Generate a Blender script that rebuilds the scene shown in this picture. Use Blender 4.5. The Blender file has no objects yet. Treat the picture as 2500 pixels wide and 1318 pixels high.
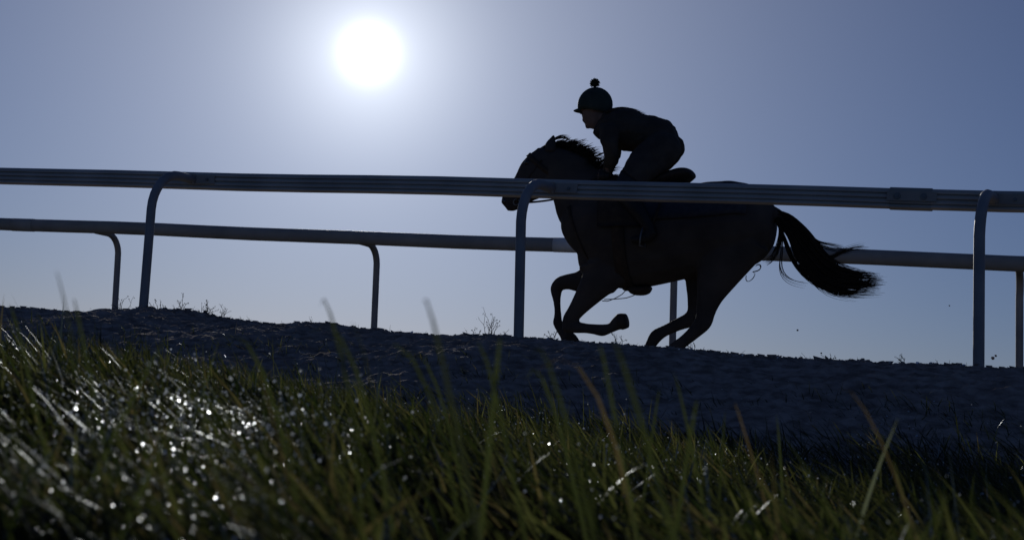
import bpy, bmesh, math, random
import numpy as np
from mathutils import Vector, Matrix, noise

random.seed(7)
rng = np.random.default_rng(11)
scene = bpy.context.scene
COL = scene.collection
R = math.radians

# ------------------------------------------------------------------ camera
# World axes: X runs along the rails (to the right), Y across the track, away from the camera.
YAW, PITCH, ROLL, CAM_Z = R(21.85), R(4.86), R(4.51), 0.17
fwd = Vector((-math.sin(YAW) * math.cos(PITCH), math.cos(YAW) * math.cos(PITCH), math.sin(PITCH)))
right0 = Vector((math.cos(YAW), math.sin(YAW), 0.0))
up0 = right0.cross(fwd)
right = right0 * math.cos(ROLL) + up0 * math.sin(ROLL)
up = up0 * math.cos(ROLL) - right0 * math.sin(ROLL)
cam_data = bpy.data.cameras.new('camera')
cam_data.lens, cam_data.sensor_width = 57.6, 36.0
cam_data.clip_start, cam_data.clip_end = 0.05, 3000.0
cam_data.dof.use_dof = True
cam_data.dof.focus_distance = 9.8
cam_data.dof.aperture_fstop = 6.3
cam_data.dof.aperture_blades = 9
cam = bpy.data.objects.new('camera', cam_data)
cam.matrix_world = Matrix(((right.x, up.x, -fwd.x, 0.0), (right.y, up.y, -fwd.y, 0.0),
                           (right.z, up.z, -fwd.z, CAM_Z), (0, 0, 0, 1)))
COL.objects.link(cam)
scene.camera = cam

# ------------------------------------------------------------------ sky and sun
SUN_EL, SUN_AZ = R(11.93), R(-27.5)          # azimuth measured from +Y towards +X
sun_dir = Vector((math.sin(SUN_AZ) * math.cos(SUN_EL), math.cos(SUN_AZ) * math.cos(SUN_EL), math.sin(SUN_EL)))
world = bpy.data.worlds.new('World')
scene.world = world
world.use_nodes = True
nt = world.node_tree
nt.nodes.clear()
def N(tree, kind, **kw):
    n = tree.nodes.new(kind)
    for k, v in kw.items():
        setattr(n, k, v)
    return n
def math_node(tree, op, a, b=None):
    n = N(tree, 'ShaderNodeMath', operation=op)
    for i, v in enumerate((a, b)):
        if v is None:
            continue
        if hasattr(v, 'is_linked'):
            tree.links.new(v, n.inputs[i])
        else:
            n.inputs[i].default_value = v
    return n.outputs[0]
w_out = N(nt, 'ShaderNodeOutputWorld')
sky = N(nt, 'ShaderNodeTexSky', sky_type='NISHITA')
sky.sun_disc = False
sky.sun_elevation = SUN_EL
sky.sun_rotation = SUN_AZ
sky.air_density, sky.dust_density, sky.ozone_density = 0.8, 0.05, 5.0
tint = N(nt, 'ShaderNodeMix', data_type='RGBA', blend_type='MULTIPLY')
tint.inputs[0].default_value = 1.0
nt.links.new(sky.outputs[0], tint.inputs[6])
tint.inputs[7].default_value = (0.99, 0.81, 0.95, 1.0)      # cool morning white balance
bg = N(nt, 'ShaderNodeBackground')
bg.inputs[1].default_value = 0.068
nt.links.new(tint.outputs[2], bg.inputs[0])
# the sun's disc and the bright ring of haze around it, as a function of the angle from the sun
tc = N(nt, 'ShaderNodeTexCoord')
dot = N(nt, 'ShaderNodeVectorMath', operation='DOT_PRODUCT')
nt.links.new(tc.outputs['Generated'], dot.inputs[0])
dot.inputs[1].default_value = sun_dir
ang = math_node(nt, 'MULTIPLY', math_node(nt, 'ARCCOSINE', math_node(nt, 'MINIMUM', dot.outputs['Value'], 1.0)), 180 / math.pi)
def expo(scale, power, amp):
    q = math_node(nt, 'POWER', math_node(nt, 'DIVIDE', ang, scale), power)
    return math_node(nt, 'MULTIPLY', math_node(nt, 'POWER', math.e, math_node(nt, 'MULTIPLY', q, -1.0)), amp)
glow = math_node(nt, 'ADD', expo(0.43, 1.3, 10.0), math_node(nt, 'ADD', expo(2.6, 1.5, 0.95), expo(9.0, 1.0, 1.0)))
bg2 = N(nt, 'ShaderNodeBackground')
bg2.inputs[0].default_value = (0.96, 1.0, 1.03, 1.0)
nt.links.new(glow, bg2.inputs[1])
addw = N(nt, 'ShaderNodeAddShader')
nt.links.new(bg.outputs[0], addw.inputs[0])
nt.links.new(bg2.outputs[0], addw.inputs[1])
nt.links.new(addw.outputs[0], w_out.inputs[0])

sun_data = bpy.data.lights.new('sun', 'SUN')
sun_data.energy = 4.0
sun_data.angle = R(0.53)
sun_data.color = (1.0, 0.96, 0.88)
sun = bpy.data.objects.new('sun', sun_data)
sun.rotation_euler = (-sun_dir).to_track_quat('-Z', 'Y').to_euler()
COL.objects.link(sun)

scene.view_settings.view_transform = 'Standard'
scene.view_settings.look = 'None'
scene.view_settings.exposure = -1.0
scene.view_settings.gamma = 1.0
scene.render.engine = 'CYCLES'
scene.cycles.max_bounces = 6
scene.cycles.transparent_max_bounces = 8
try:
    scene.cycles.use_denoising = True
    scene.cycles.denoiser = 'OPENIMAGEDENOISE'
except Exception:
    pass

HORSE = {
  'torso': [(-0.486, 0.0, 0.898, 0.039, -0.038, 0.05), (-0.466, 0.0, 0.916, 0.111, -0.119, 0.12), (-0.421, 0.0, 0.953, 0.133, -0.212, 0.18), (-0.323, 0.0, 0.995, 0.081, -0.305, 0.235), (-0.185, 0.0, 1.002, 0.033, -0.373, 0.275), (-0.021, 0.0, 1.008, 0.032, -0.38, 0.3), (0.2, 0.0, 1.018, 0.041, -0.337, 0.3), (0.402, 0.0, 1.042, 0.047, -0.308, 0.285), (0.601, 0.0, 1.062, 0.055, -0.311, 0.285), (0.753, 0.0, 1.089, 0.036, -0.278, 0.262), (0.871, 0.0, 1.087, 0.001, -0.217, 0.2), (0.936, 0.0, 1.083, -0.003, -0.127, 0.11)],
  'neck': [(-0.288, 0.0, 1.153, 0.167, 0.22, 0.165), (-0.429, 0.0, 1.254, 0.17, 0.175, 0.128), (-0.517, 0.0, 1.357, 0.142, 0.123, 0.098), (-0.623, 0.0, 1.455, 0.101, 0.114, 0.088), (-0.709, 0.0, 1.512, 0.072, 0.099, 0.08)],
  'head': [(-0.687, 0.0, 1.554, -0.069, 0.054, 0.07), (-0.733, 0.0, 1.5, -0.102, 0.074, 0.09), (-0.803, 0.0, 1.408, -0.113, 0.085, 0.094), (-0.875, 0.0, 1.329, -0.082, 0.069, 0.074), (-0.939, 0.0, 1.262, -0.067, 0.057, 0.058), (-0.988, 0.0, 1.211, -0.056, 0.046, 0.053), (-1.02, 0.0, 1.174, -0.033, 0.025, 0.035)],
  'jaw': [(-0.707, 0.0, 1.415, -0.09, 0.068, 0.07), (-0.769, 0.0, 1.34, -0.075, 0.066, 0.06), (-0.834, 0.0, 1.285, -0.053, 0.053, 0.05), (-0.91, 0.0, 1.218, -0.027, 0.026, 0.04)],
  'brow': [(-0.75, 0.0, 1.565, -0.046, 0.042, 0.06), (-0.808, 0.0, 1.508, -0.045, 0.039, 0.068), (-0.848, 0.0, 1.463, -0.045, 0.03, 0.06), (-0.884, 0.0, 1.403, -0.053, 0.03, 0.052)],
  'chin': [(-0.819, 0.0, 1.256, -0.019, 0.024, 0.03), (-0.884, 0.0, 1.213, -0.018, 0.025, 0.035), (-0.956, 0.0, 1.173, -0.011, 0.028, 0.04), (-1.007, 0.0, 1.174, -0.001, 0.03, 0.04)],
  'fore_a': [(-0.239, 0.117, 0.817, -0.131, 0.124, 0.1), (-0.357, 0.13, 0.708, -0.073, 0.095, 0.085), (-0.461, 0.13, 0.668, -0.021, 0.074, 0.06), (-0.547, 0.13, 0.665, -0.011, 0.055, 0.05), (-0.605, 0.13, 0.647, -0.031, 0.041, 0.047), (-0.633, 0.13, 0.608, -0.043, 0.005, 0.042), (-0.619, 0.13, 0.515, -0.026, -0.003, 0.026), (-0.605, 0.13, 0.427, -0.026, -0.002, 0.026), (-0.604, 0.13, 0.375, -0.034, -0.009, 0.034), (-0.576, 0.13, 0.33, -0.029, -0.021, 0.03), (-0.539, 0.13, 0.297, -0.034, -0.029, 0.045), (-0.508, 0.13, 0.258, -0.049, -0.029, 0.06), (-0.49, 0.13, 0.224, -0.058, -0.027, 0.065)],
  'fore_b': [(-0.132, -0.117, 0.795, -0.149, 0.107, 0.1), (-0.235, -0.13, 0.652, -0.103, 0.07, 0.085), (-0.313, -0.13, 0.54, -0.073, 0.046, 0.062), (-0.38, -0.13, 0.443, -0.051, 0.031, 0.046), (-0.423, -0.13, 0.373, -0.047, 0.019, 0.042), (-0.428, -0.13, 0.332, -0.034, -0.032, 0.042), (-0.377, -0.13, 0.33, -0.001, -0.041, 0.036), (-0.299, -0.13, 0.328, -0.001, -0.035, 0.029), (-0.224, -0.13, 0.324, -0.002, -0.038, 0.031), (-0.179, -0.13, 0.321, 0.007, -0.042, 0.036), (-0.121, -0.13, 0.338, 0.016, -0.03, 0.03), (-0.085, -0.13, 0.365, 0.026, -0.035, 0.043), (-0.048, -0.13, 0.387, 0.023, -0.052, 0.057), (-0.008, -0.13, 0.395, 0.011, -0.047, 0.058)],
  'breast': [(-0.303, 0.0, 1.032, -0.161, 0.036, 0.17), (-0.331, 0.0, 0.892, -0.114, 0.016, 0.15), (-0.331, 0.0, 0.785, -0.093, -0.008, 0.125), (-0.306, 0.0, 0.697, -0.07, -0.016, 0.1)],
  'poll': [(-0.735, 0.0, 1.536, 0.023, -0.056, 0.06), (-0.675, 0.0, 1.554, 0.002, -0.056, 0.06), (-0.592, 0.0, 1.532, -0.02, -0.061, 0.06), (-0.512, 0.0, 1.498, -0.029, -0.063, 0.07), (-0.433, 0.0, 1.459, -0.031, -0.062, 0.07)],
  'elbow': [(-0.22, -0.12, 0.79, -0.17, -0.047, 0.1), (-0.169, -0.13, 0.649, -0.096, -0.027, 0.07), (-0.146, -0.13, 0.577, -0.037, -0.01, 0.04)],
  'hind_1': [(0.634, 0.104, 1.02, -0.198, 0.141, 0.12), (0.507, 0.13, 0.854, -0.185, 0.11, 0.115), (0.437, 0.13, 0.703, -0.127, 0.043, 0.085), (0.421, 0.13, 0.597, -0.089, 0.015, 0.06), (0.407, 0.13, 0.517, -0.067, 0.021, 0.045), (0.374, 0.13, 0.45, -0.04, 0.041, 0.042), (0.289, 0.13, 0.408, -0.022, 0.039, 0.034), (0.198, 0.13, 0.361, -0.021, 0.034, 0.03), (0.131, 0.13, 0.317, -0.036, 0.03, 0.036), (0.092, 0.13, 0.244, -0.035, 0.016, 0.032), (0.064, 0.13, 0.176, -0.042, 0.014, 0.042), (0.042, 0.13, 0.107, -0.063, 0.018, 0.06), (0.033, 0.13, 0.075, -0.069, 0.019, 0.064)],
  'hind_2': [(0.727, -0.104, 1.025, -0.211, 0.11, 0.12), (0.647, -0.13, 0.852, -0.176, 0.077, 0.115), (0.589, -0.13, 0.683, -0.124, 0.04, 0.085), (0.56, -0.13, 0.577, -0.085, 0.022, 0.06), (0.541, -0.13, 0.487, -0.067, 0.014, 0.045), (0.527, -0.13, 0.409, -0.054, 0.025, 0.044), (0.469, -0.13, 0.34, -0.035, 0.031, 0.034), (0.4, -0.13, 0.275, -0.029, 0.029, 0.03), (0.341, -0.13, 0.222, -0.036, 0.027, 0.036), (0.305, -0.13, 0.159, -0.034, 0.016, 0.032), (0.281, -0.13, 0.102, -0.043, 0.015, 0.042), (0.262, -0.13, 0.046, -0.06, 0.019, 0.06), (0.252, -0.13, 0.017, -0.066, 0.02, 0.064)],
  'dock': [(0.87, 0.0, 1.181, -0.006, -0.072, 0.07), (0.949, 0.0, 1.172, -0.014, -0.042, 0.035), (1.013, 0.0, 1.13, -0.026, -0.024, 0.03), (1.068, 0.0, 1.049, -0.024, -0.013, 0.025), (1.113, 0.0, 0.954, -0.015, -0.007, 0.015)],
}
EARS = [[(-0.69, -0.045, 1.57, 0.047, -0.002, 0.034), (-0.691, -0.045, 1.611, 0.04, -0.005, 0.03), (-0.686, -0.04, 1.647, 0.026, -0.006, 0.02), (-0.679, -0.04, 1.677, 0.011, -0.003, 0.009), (-0.677, -0.04, 1.686, 0.003, -0.001, 0.004)], [(-0.737, 0.045, 1.585, 0.044, -0.006, 0.034), (-0.734, 0.045, 1.624, 0.037, -0.008, 0.03), (-0.723, 0.04, 1.658, 0.024, -0.008, 0.02), (-0.712, 0.04, 1.685, 0.01, -0.004, 0.009), (-0.71, 0.04, 1.694, 0.003, -0.001, 0.004)]]
RIDER = {
  'collar': [(-0.245, 0.0, 1.789, -0.059, 0.07, 0.1), (-0.308, 0.0, 1.741, -0.05, 0.058, 0.085), (-0.348, 0.0, 1.709, -0.038, 0.04, 0.07), (-0.371, 0.0, 1.688, -0.024, 0.024, 0.05)],
  'torso': [(-0.295, 0.0, 1.8, -0.034, -0.067, 0.09), (-0.244, 0.0, 1.774, -0.046, -0.111, 0.165), (-0.151, 0.0, 1.737, -0.033, -0.145, 0.185), (-0.014, 0.0, 1.712, -0.024, -0.129, 0.165), (0.092, 0.0, 1.682, -0.04, -0.133, 0.165), (0.159, 0.0, 1.654, -0.038, -0.107, 0.16), (0.207, 0.0, 1.637, -0.018, -0.059, 0.12)],
  'neck': [(-0.377, 0.0, 1.84, -0.019, -0.061, 0.055), (-0.327, 0.0, 1.823, -0.021, -0.06, 0.06), (-0.258, 0.0, 1.794, -0.027, -0.069, 0.08)],
  'head': [(-0.388, 0.0, 2.016, -0.052, 0.007, 0.045), (-0.391, 0.0, 1.975, -0.098, 0.013, 0.07), (-0.396, 0.0, 1.916, -0.11, 0.017, 0.077), (-0.403, 0.0, 1.855, -0.095, 0.009, 0.072), (-0.399, 0.0, 1.805, -0.079, -0.001, 0.06), (-0.396, 0.0, 1.77, -0.055, 0.005, 0.05), (-0.4, 0.0, 1.743, -0.03, 0.006, 0.03)],
  'nose': [(-0.443, 0.0, 1.828, -0.027, 0.021, 0.018), (-0.463, 0.0, 1.804, -0.021, 0.019, 0.018), (-0.477, 0.0, 1.792, -0.01, 0.011, 0.014)],
  'lips': [(-0.418, 0.0, 1.784, -0.026, 0.027, 0.026), (-0.436, 0.0, 1.769, -0.027, 0.008, 0.026), (-0.428, 0.0, 1.749, -0.023, -0.007, 0.022)],
  'arm_near': [(-0.214, -0.16, 1.735, -0.08, 0.012, 0.075), (-0.206, -0.205, 1.649, -0.071, 0.001, 0.065), (-0.187, -0.215, 1.57, -0.055, -0.007, 0.052), (-0.181, -0.2, 1.516, -0.051, 0.002, 0.047), (-0.204, -0.16, 1.459, -0.041, 0.01, 0.038), (-0.235, -0.11, 1.415, -0.032, 0.01, 0.03), (-0.251, -0.09, 1.389, -0.029, 0.01, 0.03)],
  'arm_far': [(-0.295, 0.16, 1.795, -0.082, 0.015, 0.075), (-0.32, 0.205, 1.723, -0.074, 0.005, 0.065), (-0.314, 0.215, 1.645, -0.058, -0.002, 0.052), (-0.305, 0.2, 1.583, -0.052, 0.007, 0.047), (-0.307, 0.16, 1.511, -0.041, 0.013, 0.038), (-0.31, 0.11, 1.45, -0.032, 0.012, 0.03), (-0.313, 0.09, 1.417, -0.029, 0.01, 0.03)],
  'leg_near': [(0.221, -0.07, 1.684, -0.034, 0.025, 0.05), (0.205, -0.09, 1.652, -0.072, 0.062, 0.09), (0.173, -0.11, 1.611, -0.086, 0.086, 0.1), (0.114, -0.15, 1.538, -0.092, 0.093, 0.1), (0.051, -0.21, 1.453, -0.091, 0.08, 0.085), (-0.001, -0.255, 1.362, -0.076, 0.052, 0.07), (-0.029, -0.28, 1.296, -0.072, 0.013, 0.062), (-0.006, -0.3, 1.226, -0.059, -0.029, 0.055), (0.072, -0.325, 1.135, -0.043, -0.031, 0.048), (0.152, -0.335, 1.035, -0.032, -0.022, 0.038), (0.184, -0.335, 0.987, -0.031, -0.019, 0.038)],
  'leg_far': [(0.206, 0.07, 1.71, -0.034, 0.025, 0.05), (0.178, 0.09, 1.685, -0.073, 0.063, 0.09), (0.133, 0.11, 1.65, -0.088, 0.087, 0.1), (0.049, 0.15, 1.589, -0.092, 0.096, 0.1), (-0.06, 0.21, 1.522, -0.09, 0.087, 0.085), (-0.155, 0.255, 1.441, -0.075, 0.06, 0.07), (-0.212, 0.28, 1.379, -0.075, 0.019, 0.062), (-0.201, 0.3, 1.311, -0.062, -0.03, 0.055), (-0.134, 0.325, 1.222, -0.046, -0.033, 0.048), (-0.056, 0.335, 1.119, -0.034, -0.023, 0.038), (-0.022, 0.335, 1.067, -0.033, -0.02, 0.038)],
  'foot_near': [(0.201, -0.335, 0.998, -0.031, 0.021, 0.038), (0.171, -0.34, 0.955, -0.025, 0.031, 0.04), (0.111, -0.345, 0.93, -0.01, 0.029, 0.042), (0.056, -0.35, 0.922, -0.004, 0.022, 0.035)],
  'foot_far': [(-0.004, 0.335, 1.079, -0.033, 0.023, 0.038), (-0.039, 0.34, 1.035, -0.026, 0.033, 0.04), (-0.106, 0.345, 1.009, -0.01, 0.031, 0.042), (-0.168, 0.35, 1.002, -0.004, 0.023, 0.035)],
}
TRACE = {
  'helmet_c': (-0.398, 0.0, 1.913),
  'helmet_r': (0.127, 0.128),
  'pompom': (-0.412, 0.0, 2.069),
  'peak': [(-0.5, 0.0, 1.919), (-0.556, 0.0, 1.868), (-0.458, 0.0, 1.863)],
  'tail': [[(0.925, 0.0, 1.205), (1.032, 0.0, 1.189), (1.134, 0.0, 1.109), (1.214, 0.0, 1.004), (1.311, 0.02, 0.881), (1.456, 0.03, 0.833), (1.61, 0.03, 0.815)], [(0.927, 0.0, 1.177), (1.031, 0.0, 1.117), (1.119, 0.0, 0.995), (1.213, 0.0, 0.856), (1.339, 0.0, 0.752), (1.502, 0.0, 0.737), (1.655, 0.0, 0.749)], [(0.935, 0.0, 1.141), (1.056, -0.02, 1.046), (1.114, -0.03, 0.914), (1.184, -0.03, 0.791), (1.294, -0.03, 0.692), (1.426, -0.03, 0.647), (1.638, -0.03, 0.676)]],
  'tail_loose': [[(0.948, 0.02, 1.131), (1.004, 0.02, 1.035), (1.044, 0.02, 0.926), (1.104, 0.02, 0.818), (1.224, 0.0, 0.716), (1.35, 0.0, 0.665), (1.485, 0.0, 0.655)], [(0.958, -0.03, 1.138), (1.001, -0.04, 1.069), (0.994, -0.05, 0.957), (0.958, -0.05, 0.867), (0.915, -0.05, 0.844)], [(0.964, 0.0, 1.114), (1.006, 0.0, 0.991), (0.996, 0.0, 0.88), (0.992, 0.0, 0.811), (1.03, 0.0, 0.743), (1.101, 0.0, 0.714), (1.184, 0.0, 0.706)], [(1.176, 0.0, 1.047), (1.248, 0.0, 0.994), (1.33, 0.0, 0.983), (1.412, 0.0, 0.97)], [(1.206, 0.0, 0.998), (1.291, 0.0, 0.957), (1.373, 0.0, 0.944), (1.455, 0.0, 0.936)], [(1.281, 0.0, 0.891), (1.361, 0.0, 0.916), (1.434, 0.0, 0.963), (1.54, 0.0, 0.991)], [(1.297, 0.0, 0.864), (1.388, 0.0, 0.923), (1.48, 0.0, 0.959), (1.579, 0.0, 0.96)], [(0.837, -0.1, 0.769), (0.875, -0.1, 0.776), (0.896, -0.1, 0.804), (0.875, -0.1, 0.825), (0.854, -0.1, 0.808)], [(0.794, -0.1, 0.745), (0.791, -0.1, 0.712), (0.814, -0.1, 0.699), (0.85, -0.1, 0.736), (0.854, -0.1, 0.769), (0.831, -0.1, 0.774)]],
  'mane_crest': [(-0.706, 0.0, 1.637), (-0.654, 0.0, 1.608), (-0.581, 0.0, 1.579), (-0.501, 0.0, 1.551), (-0.422, 0.0, 1.517), (-0.343, 0.0, 1.478), (-0.263, 0.0, 1.433)],
  'mane_tip': [(-0.565, 0.0, 1.656), (-0.502, 0.0, 1.639), (-0.439, 0.0, 1.619), (-0.381, 0.0, 1.585), (-0.327, 0.0, 1.545), (-0.284, 0.0, 1.508), (-0.213, 0.0, 1.445)],
  'forelock': [[(-0.707, 0.0, 1.651), (-0.66, 0.0, 1.681), (-0.611, 0.0, 1.685), (-0.566, 0.0, 1.668)], [(-0.704, 0.0, 1.642), (-0.742, 0.0, 1.615), (-0.777, 0.0, 1.588), (-0.812, 0.0, 1.552)]],
  'saddle': [(-0.226, 0.0, 1.381, -0.012, -0.044, 0.07), (-0.152, 0.0, 1.36, -0.005, -0.046, 0.12), (-0.032, 0.0, 1.351, 0.003, -0.046, 0.16), (0.115, 0.0, 1.366, 0.012, -0.048, 0.18), (0.224, 0.0, 1.402, 0.02, -0.049, 0.185), (0.293, 0.0, 1.427, 0.016, -0.047, 0.16), (0.333, 0.0, 1.433, -0.001, -0.034, 0.12), (0.354, 0.0, 1.422, -0.008, -0.015, 0.07)],
  'cloth_rings': [1490, 1845],
  'hair': [[(-0.319, 0.0, 1.876), (-0.238, 0.0, 1.885), (-0.161, 0.0, 1.871), (-0.094, 0.0, 1.859), (-0.002, 0.0, 1.825)], [(-0.325, 0.04, 1.866), (-0.242, 0.04, 1.896), (-0.16, 0.04, 1.896), (-0.083, 0.04, 1.873)], [(-0.294, -0.05, 1.848), (-0.22, -0.05, 1.866), (-0.129, -0.05, 1.855), (-0.034, -0.05, 1.818)], [(-0.312, 0.0, 1.87), (-0.208, 0.0, 1.894), (-0.117, 0.0, 1.883), (-0.033, 0.0, 1.848)]],
  'bit': [(-0.912, -0.055, 1.198), (-0.956, 0.055, 1.213)],
  'hands': [(-0.251, -0.09, 1.389), (-0.313, 0.09, 1.417)],
  'strap': [[(-0.222, -0.05, 0.529), (-0.183, -0.05, 0.528), (-0.134, -0.05, 0.548), (-0.083, -0.05, 0.579), (-0.05, -0.05, 0.617)], [(-0.208, -0.05, 0.539), (-0.134, -0.05, 0.545), (-0.054, -0.05, 0.555), (-0.002, -0.05, 0.574), (0.04, -0.05, 0.601)]],
  'girth_x': -0.036,
  'crest': [(-8.497, 0.602), (-7.586, 0.603), (-7.305, 0.597), (-6.893, 0.595), (-6.614, 0.593), (-6.462, 0.623), (-6.237, 0.651), (-6.012, 0.646), (-5.724, 0.615), (-5.474, 0.601), (-5.29, 0.595), (-5.112, 0.618), (-4.844, 0.617), (-4.638, 0.602), (-4.408, 0.594), (-4.126, 0.597), (-3.66, 0.616), (-3.446, 0.61), (-3.182, 0.603), (-2.847, 0.603), (-2.546, 0.607), (-2.178, 0.593), (-1.821, 0.587), (-1.474, 0.594), (-1.137, 0.602), (-0.935, 0.603), (-0.809, 0.609), (-0.701, 0.611), (-0.177, 0.612)],
  'weeds': [(-6.523, 0.596, 0.106), (-6.356, 0.616, 0.051), (-6.229, 0.639, 0.071), (-6.059, 0.642, 0.122), (-5.867, 0.625, 0.106), (-5.756, 0.62, 0.086), (-5.084, 0.61, 0.056), (-3.966, 0.605, 0.081), (-3.841, 0.615, 0.142), (-3.77, 0.614, 0.071), (-3.441, 0.612, 0.091), (-3.01, 0.603, 0.091), (-2.557, 0.605, 0.081), (-1.741, 0.584, 0.051), (-1.34, 0.595, 0.086)],
  'clods': [(-1.012, 10.9, 0.741), (-0.995, 10.9, 0.757), (-2.281, 10.9, 0.85), (-2.112, 10.9, 0.706), (-1.3, 10.9, 1.064)],
  'blades': [(-1.304, 1.767, 0.0, -1.384, 1.767, 0.184, -1.42, 1.767, 0.257, 5, 0), (-0.96, 1.395, 0.0, -1.04, 1.395, 0.214, -1.066, 1.395, 0.273, 2.4, 1), (-1.009, 1.488, 0.0, -1.089, 1.488, 0.2, -1.109, 1.488, 0.251, 3.5, 0), (-1.162, 1.581, 0.0, -1.082, 1.581, 0.155, -1.048, 1.581, 0.218, 5, 0), (-0.894, 1.674, 0.0, -0.974, 1.674, 0.192, -1.04, 1.674, 0.224, 5, 0), (-1.318, 2.232, 0.0, -1.398, 2.232, 0.158, -1.442, 2.232, 0.226, 4, 0), (-0.697, 1.488, 0.0, -0.777, 1.488, 0.214, -0.805, 1.488, 0.261, 5, 0), (-0.706, 1.581, 0.0, -0.786, 1.581, 0.189, -0.82, 1.581, 0.251, 4.5, 0), (-0.725, 1.581, 0.0, -0.805, 1.581, 0.199, -0.865, 1.581, 0.235, 4.5, 0), (-0.678, 1.674, 0.0, -0.758, 1.674, 0.179, -0.83, 1.674, 0.226, 5, 0), (-0.835, 2.046, 0.0, -0.915, 2.046, 0.19, -0.971, 2.046, 0.231, 4, 0), (-0.498, 1.302, 0.0, -0.578, 1.302, 0.201, -0.603, 1.302, 0.257, 4.5, 1), (-0.596, 1.674, 0.0, -0.676, 1.674, 0.178, -0.712, 1.674, 0.239, 4.5, 0), (-0.647, 1.581, 0.0, -0.643, 1.581, 0.173, -0.641, 1.581, 0.243, 5.5, 0), (-0.455, 1.488, 0.0, -0.535, 1.488, 0.18, -0.568, 1.488, 0.226, 4.5, 0), (-0.599, 1.86, 0.0, -0.679, 1.86, 0.179, -0.716, 1.86, 0.208, 5, 0), (-0.334, 1.349, 0.0, -0.414, 1.349, 0.175, -0.444, 1.349, 0.237, 5.5, 0), (-0.479, 1.674, 0.0, -0.547, 1.674, 0.196, -0.562, 1.674, 0.239, 4, 0), (-0.73, 2.418, 0.0, -0.718, 2.418, 0.153, -0.712, 2.418, 0.219, 4, 0), (-0.56, 2.232, 0.0, -0.608, 2.232, 0.15, -0.638, 2.232, 0.241, 5, 0), (-0.523, 1.86, 0.0, -0.507, 1.86, 0.148, -0.501, 1.86, 0.197, 5, 0), (-0.701, 2.79, 0.0, -0.701, 2.79, 0.114, -0.701, 2.79, 0.196, 6, 0), (-0.46, 2.232, 0.0, -0.528, 2.232, 0.156, -0.549, 2.232, 0.203, 3, 2), (-0.237, 2.046, 0.0, -0.317, 2.046, 0.168, -0.371, 2.046, 0.23, 2.5, 2), (-0.414, 2.418, 0.0, -0.384, 2.418, 0.099, -0.352, 2.418, 0.201, 6, 3), (-0.58, 2.79, 0.0, -0.599, 2.79, 0.123, -0.611, 2.79, 0.199, 4, 0), (-0.496, 1.302, 0.0, -0.474, 1.302, 0.064, -0.454, 1.302, 0.118, 4, 0), (-0.39, 1.209, 0.0, -0.4, 1.209, 0.076, -0.408, 1.209, 0.137, 5, 0), (-0.447, 1.488, 0.0, -0.416, 1.488, 0.057, -0.395, 1.488, 0.095, 4, 0), (-0.265, 1.767, 0.0, -0.226, 1.767, 0.069, -0.195, 1.767, 0.122, 4, 0), (-0.863, 1.395, 0.0, -0.836, 1.395, 0.07, -0.807, 1.395, 0.143, 6, 0), (-0.903, 1.302, 0.0, -0.879, 1.302, 0.056, -0.84, 1.302, 0.146, 6, 0), (-0.512, 1.767, 0.0, -0.592, 1.767, 0.192, -0.668, 1.767, 0.217, 4, 2), (-0.387, 2.418, 0.0, -0.453, 2.418, 0.081, -0.525, 2.418, 0.171, 4, 0), (-1.094, 1.395, 0.0, -1.079, 1.395, 0.068, -1.066, 1.395, 0.128, 6, 0), (-0.545, 1.116, 0.0, -0.482, 1.116, 0.071, -0.457, 1.116, 0.1, 5, 0)],
}
# ------------------------------------------------------------------ helpers
def tag(o, label=None, cat=None, group=None, kind=None):
    for k, v in (('label', label), ('category', cat), ('group', group), ('kind', kind)):
        if v:
            o[k] = v
    return o
def link(o, parent=None):
    COL.objects.link(o)
    if parent is not None:
        o.parent = parent
    return o
def empty(name, loc):
    o = bpy.data.objects.new(name, None)
    o.empty_display_size = 0.1
    o.location = loc
    return link(o)
def mesh_obj(name, verts, faces, material, parent=None, smooth=True):
    me = bpy.data.meshes.new(name)
    me.from_pydata([tuple(map(float, v)) for v in verts], [], faces)
    if smooth:
        me.shade_smooth()
    me.materials.append(material)
    return link(bpy.data.objects.new(name, me), parent)
def fast_mesh(name, co, faces, material, parent=None, smooth=True, colors=None):
    """co (n,3) float array, faces (m,k) int array with one k for all."""
    me = bpy.data.meshes.new(name)
    m, k = faces.shape
    me.vertices.add(len(co)); me.vertices.foreach_set('co', np.asarray(co, np.float32).ravel())
    me.loops.add(m * k); me.loops.foreach_set('vertex_index', faces.astype(np.int32).ravel())
    me.polygons.add(m)
    me.polygons.foreach_set('loop_start', np.arange(0, m * k, k, dtype=np.int32))
    me.update(calc_edges=True)
    if colors is not None:
        a = me.attributes.new('tone', 'FLOAT_COLOR', 'POINT')
        a.data.foreach_set('color', np.asarray(colors, np.float32).ravel())
    if smooth:
        me.shade_smooth()
    me.materials.append(material)
    return link(bpy.data.objects.new(name, me), parent)
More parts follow.
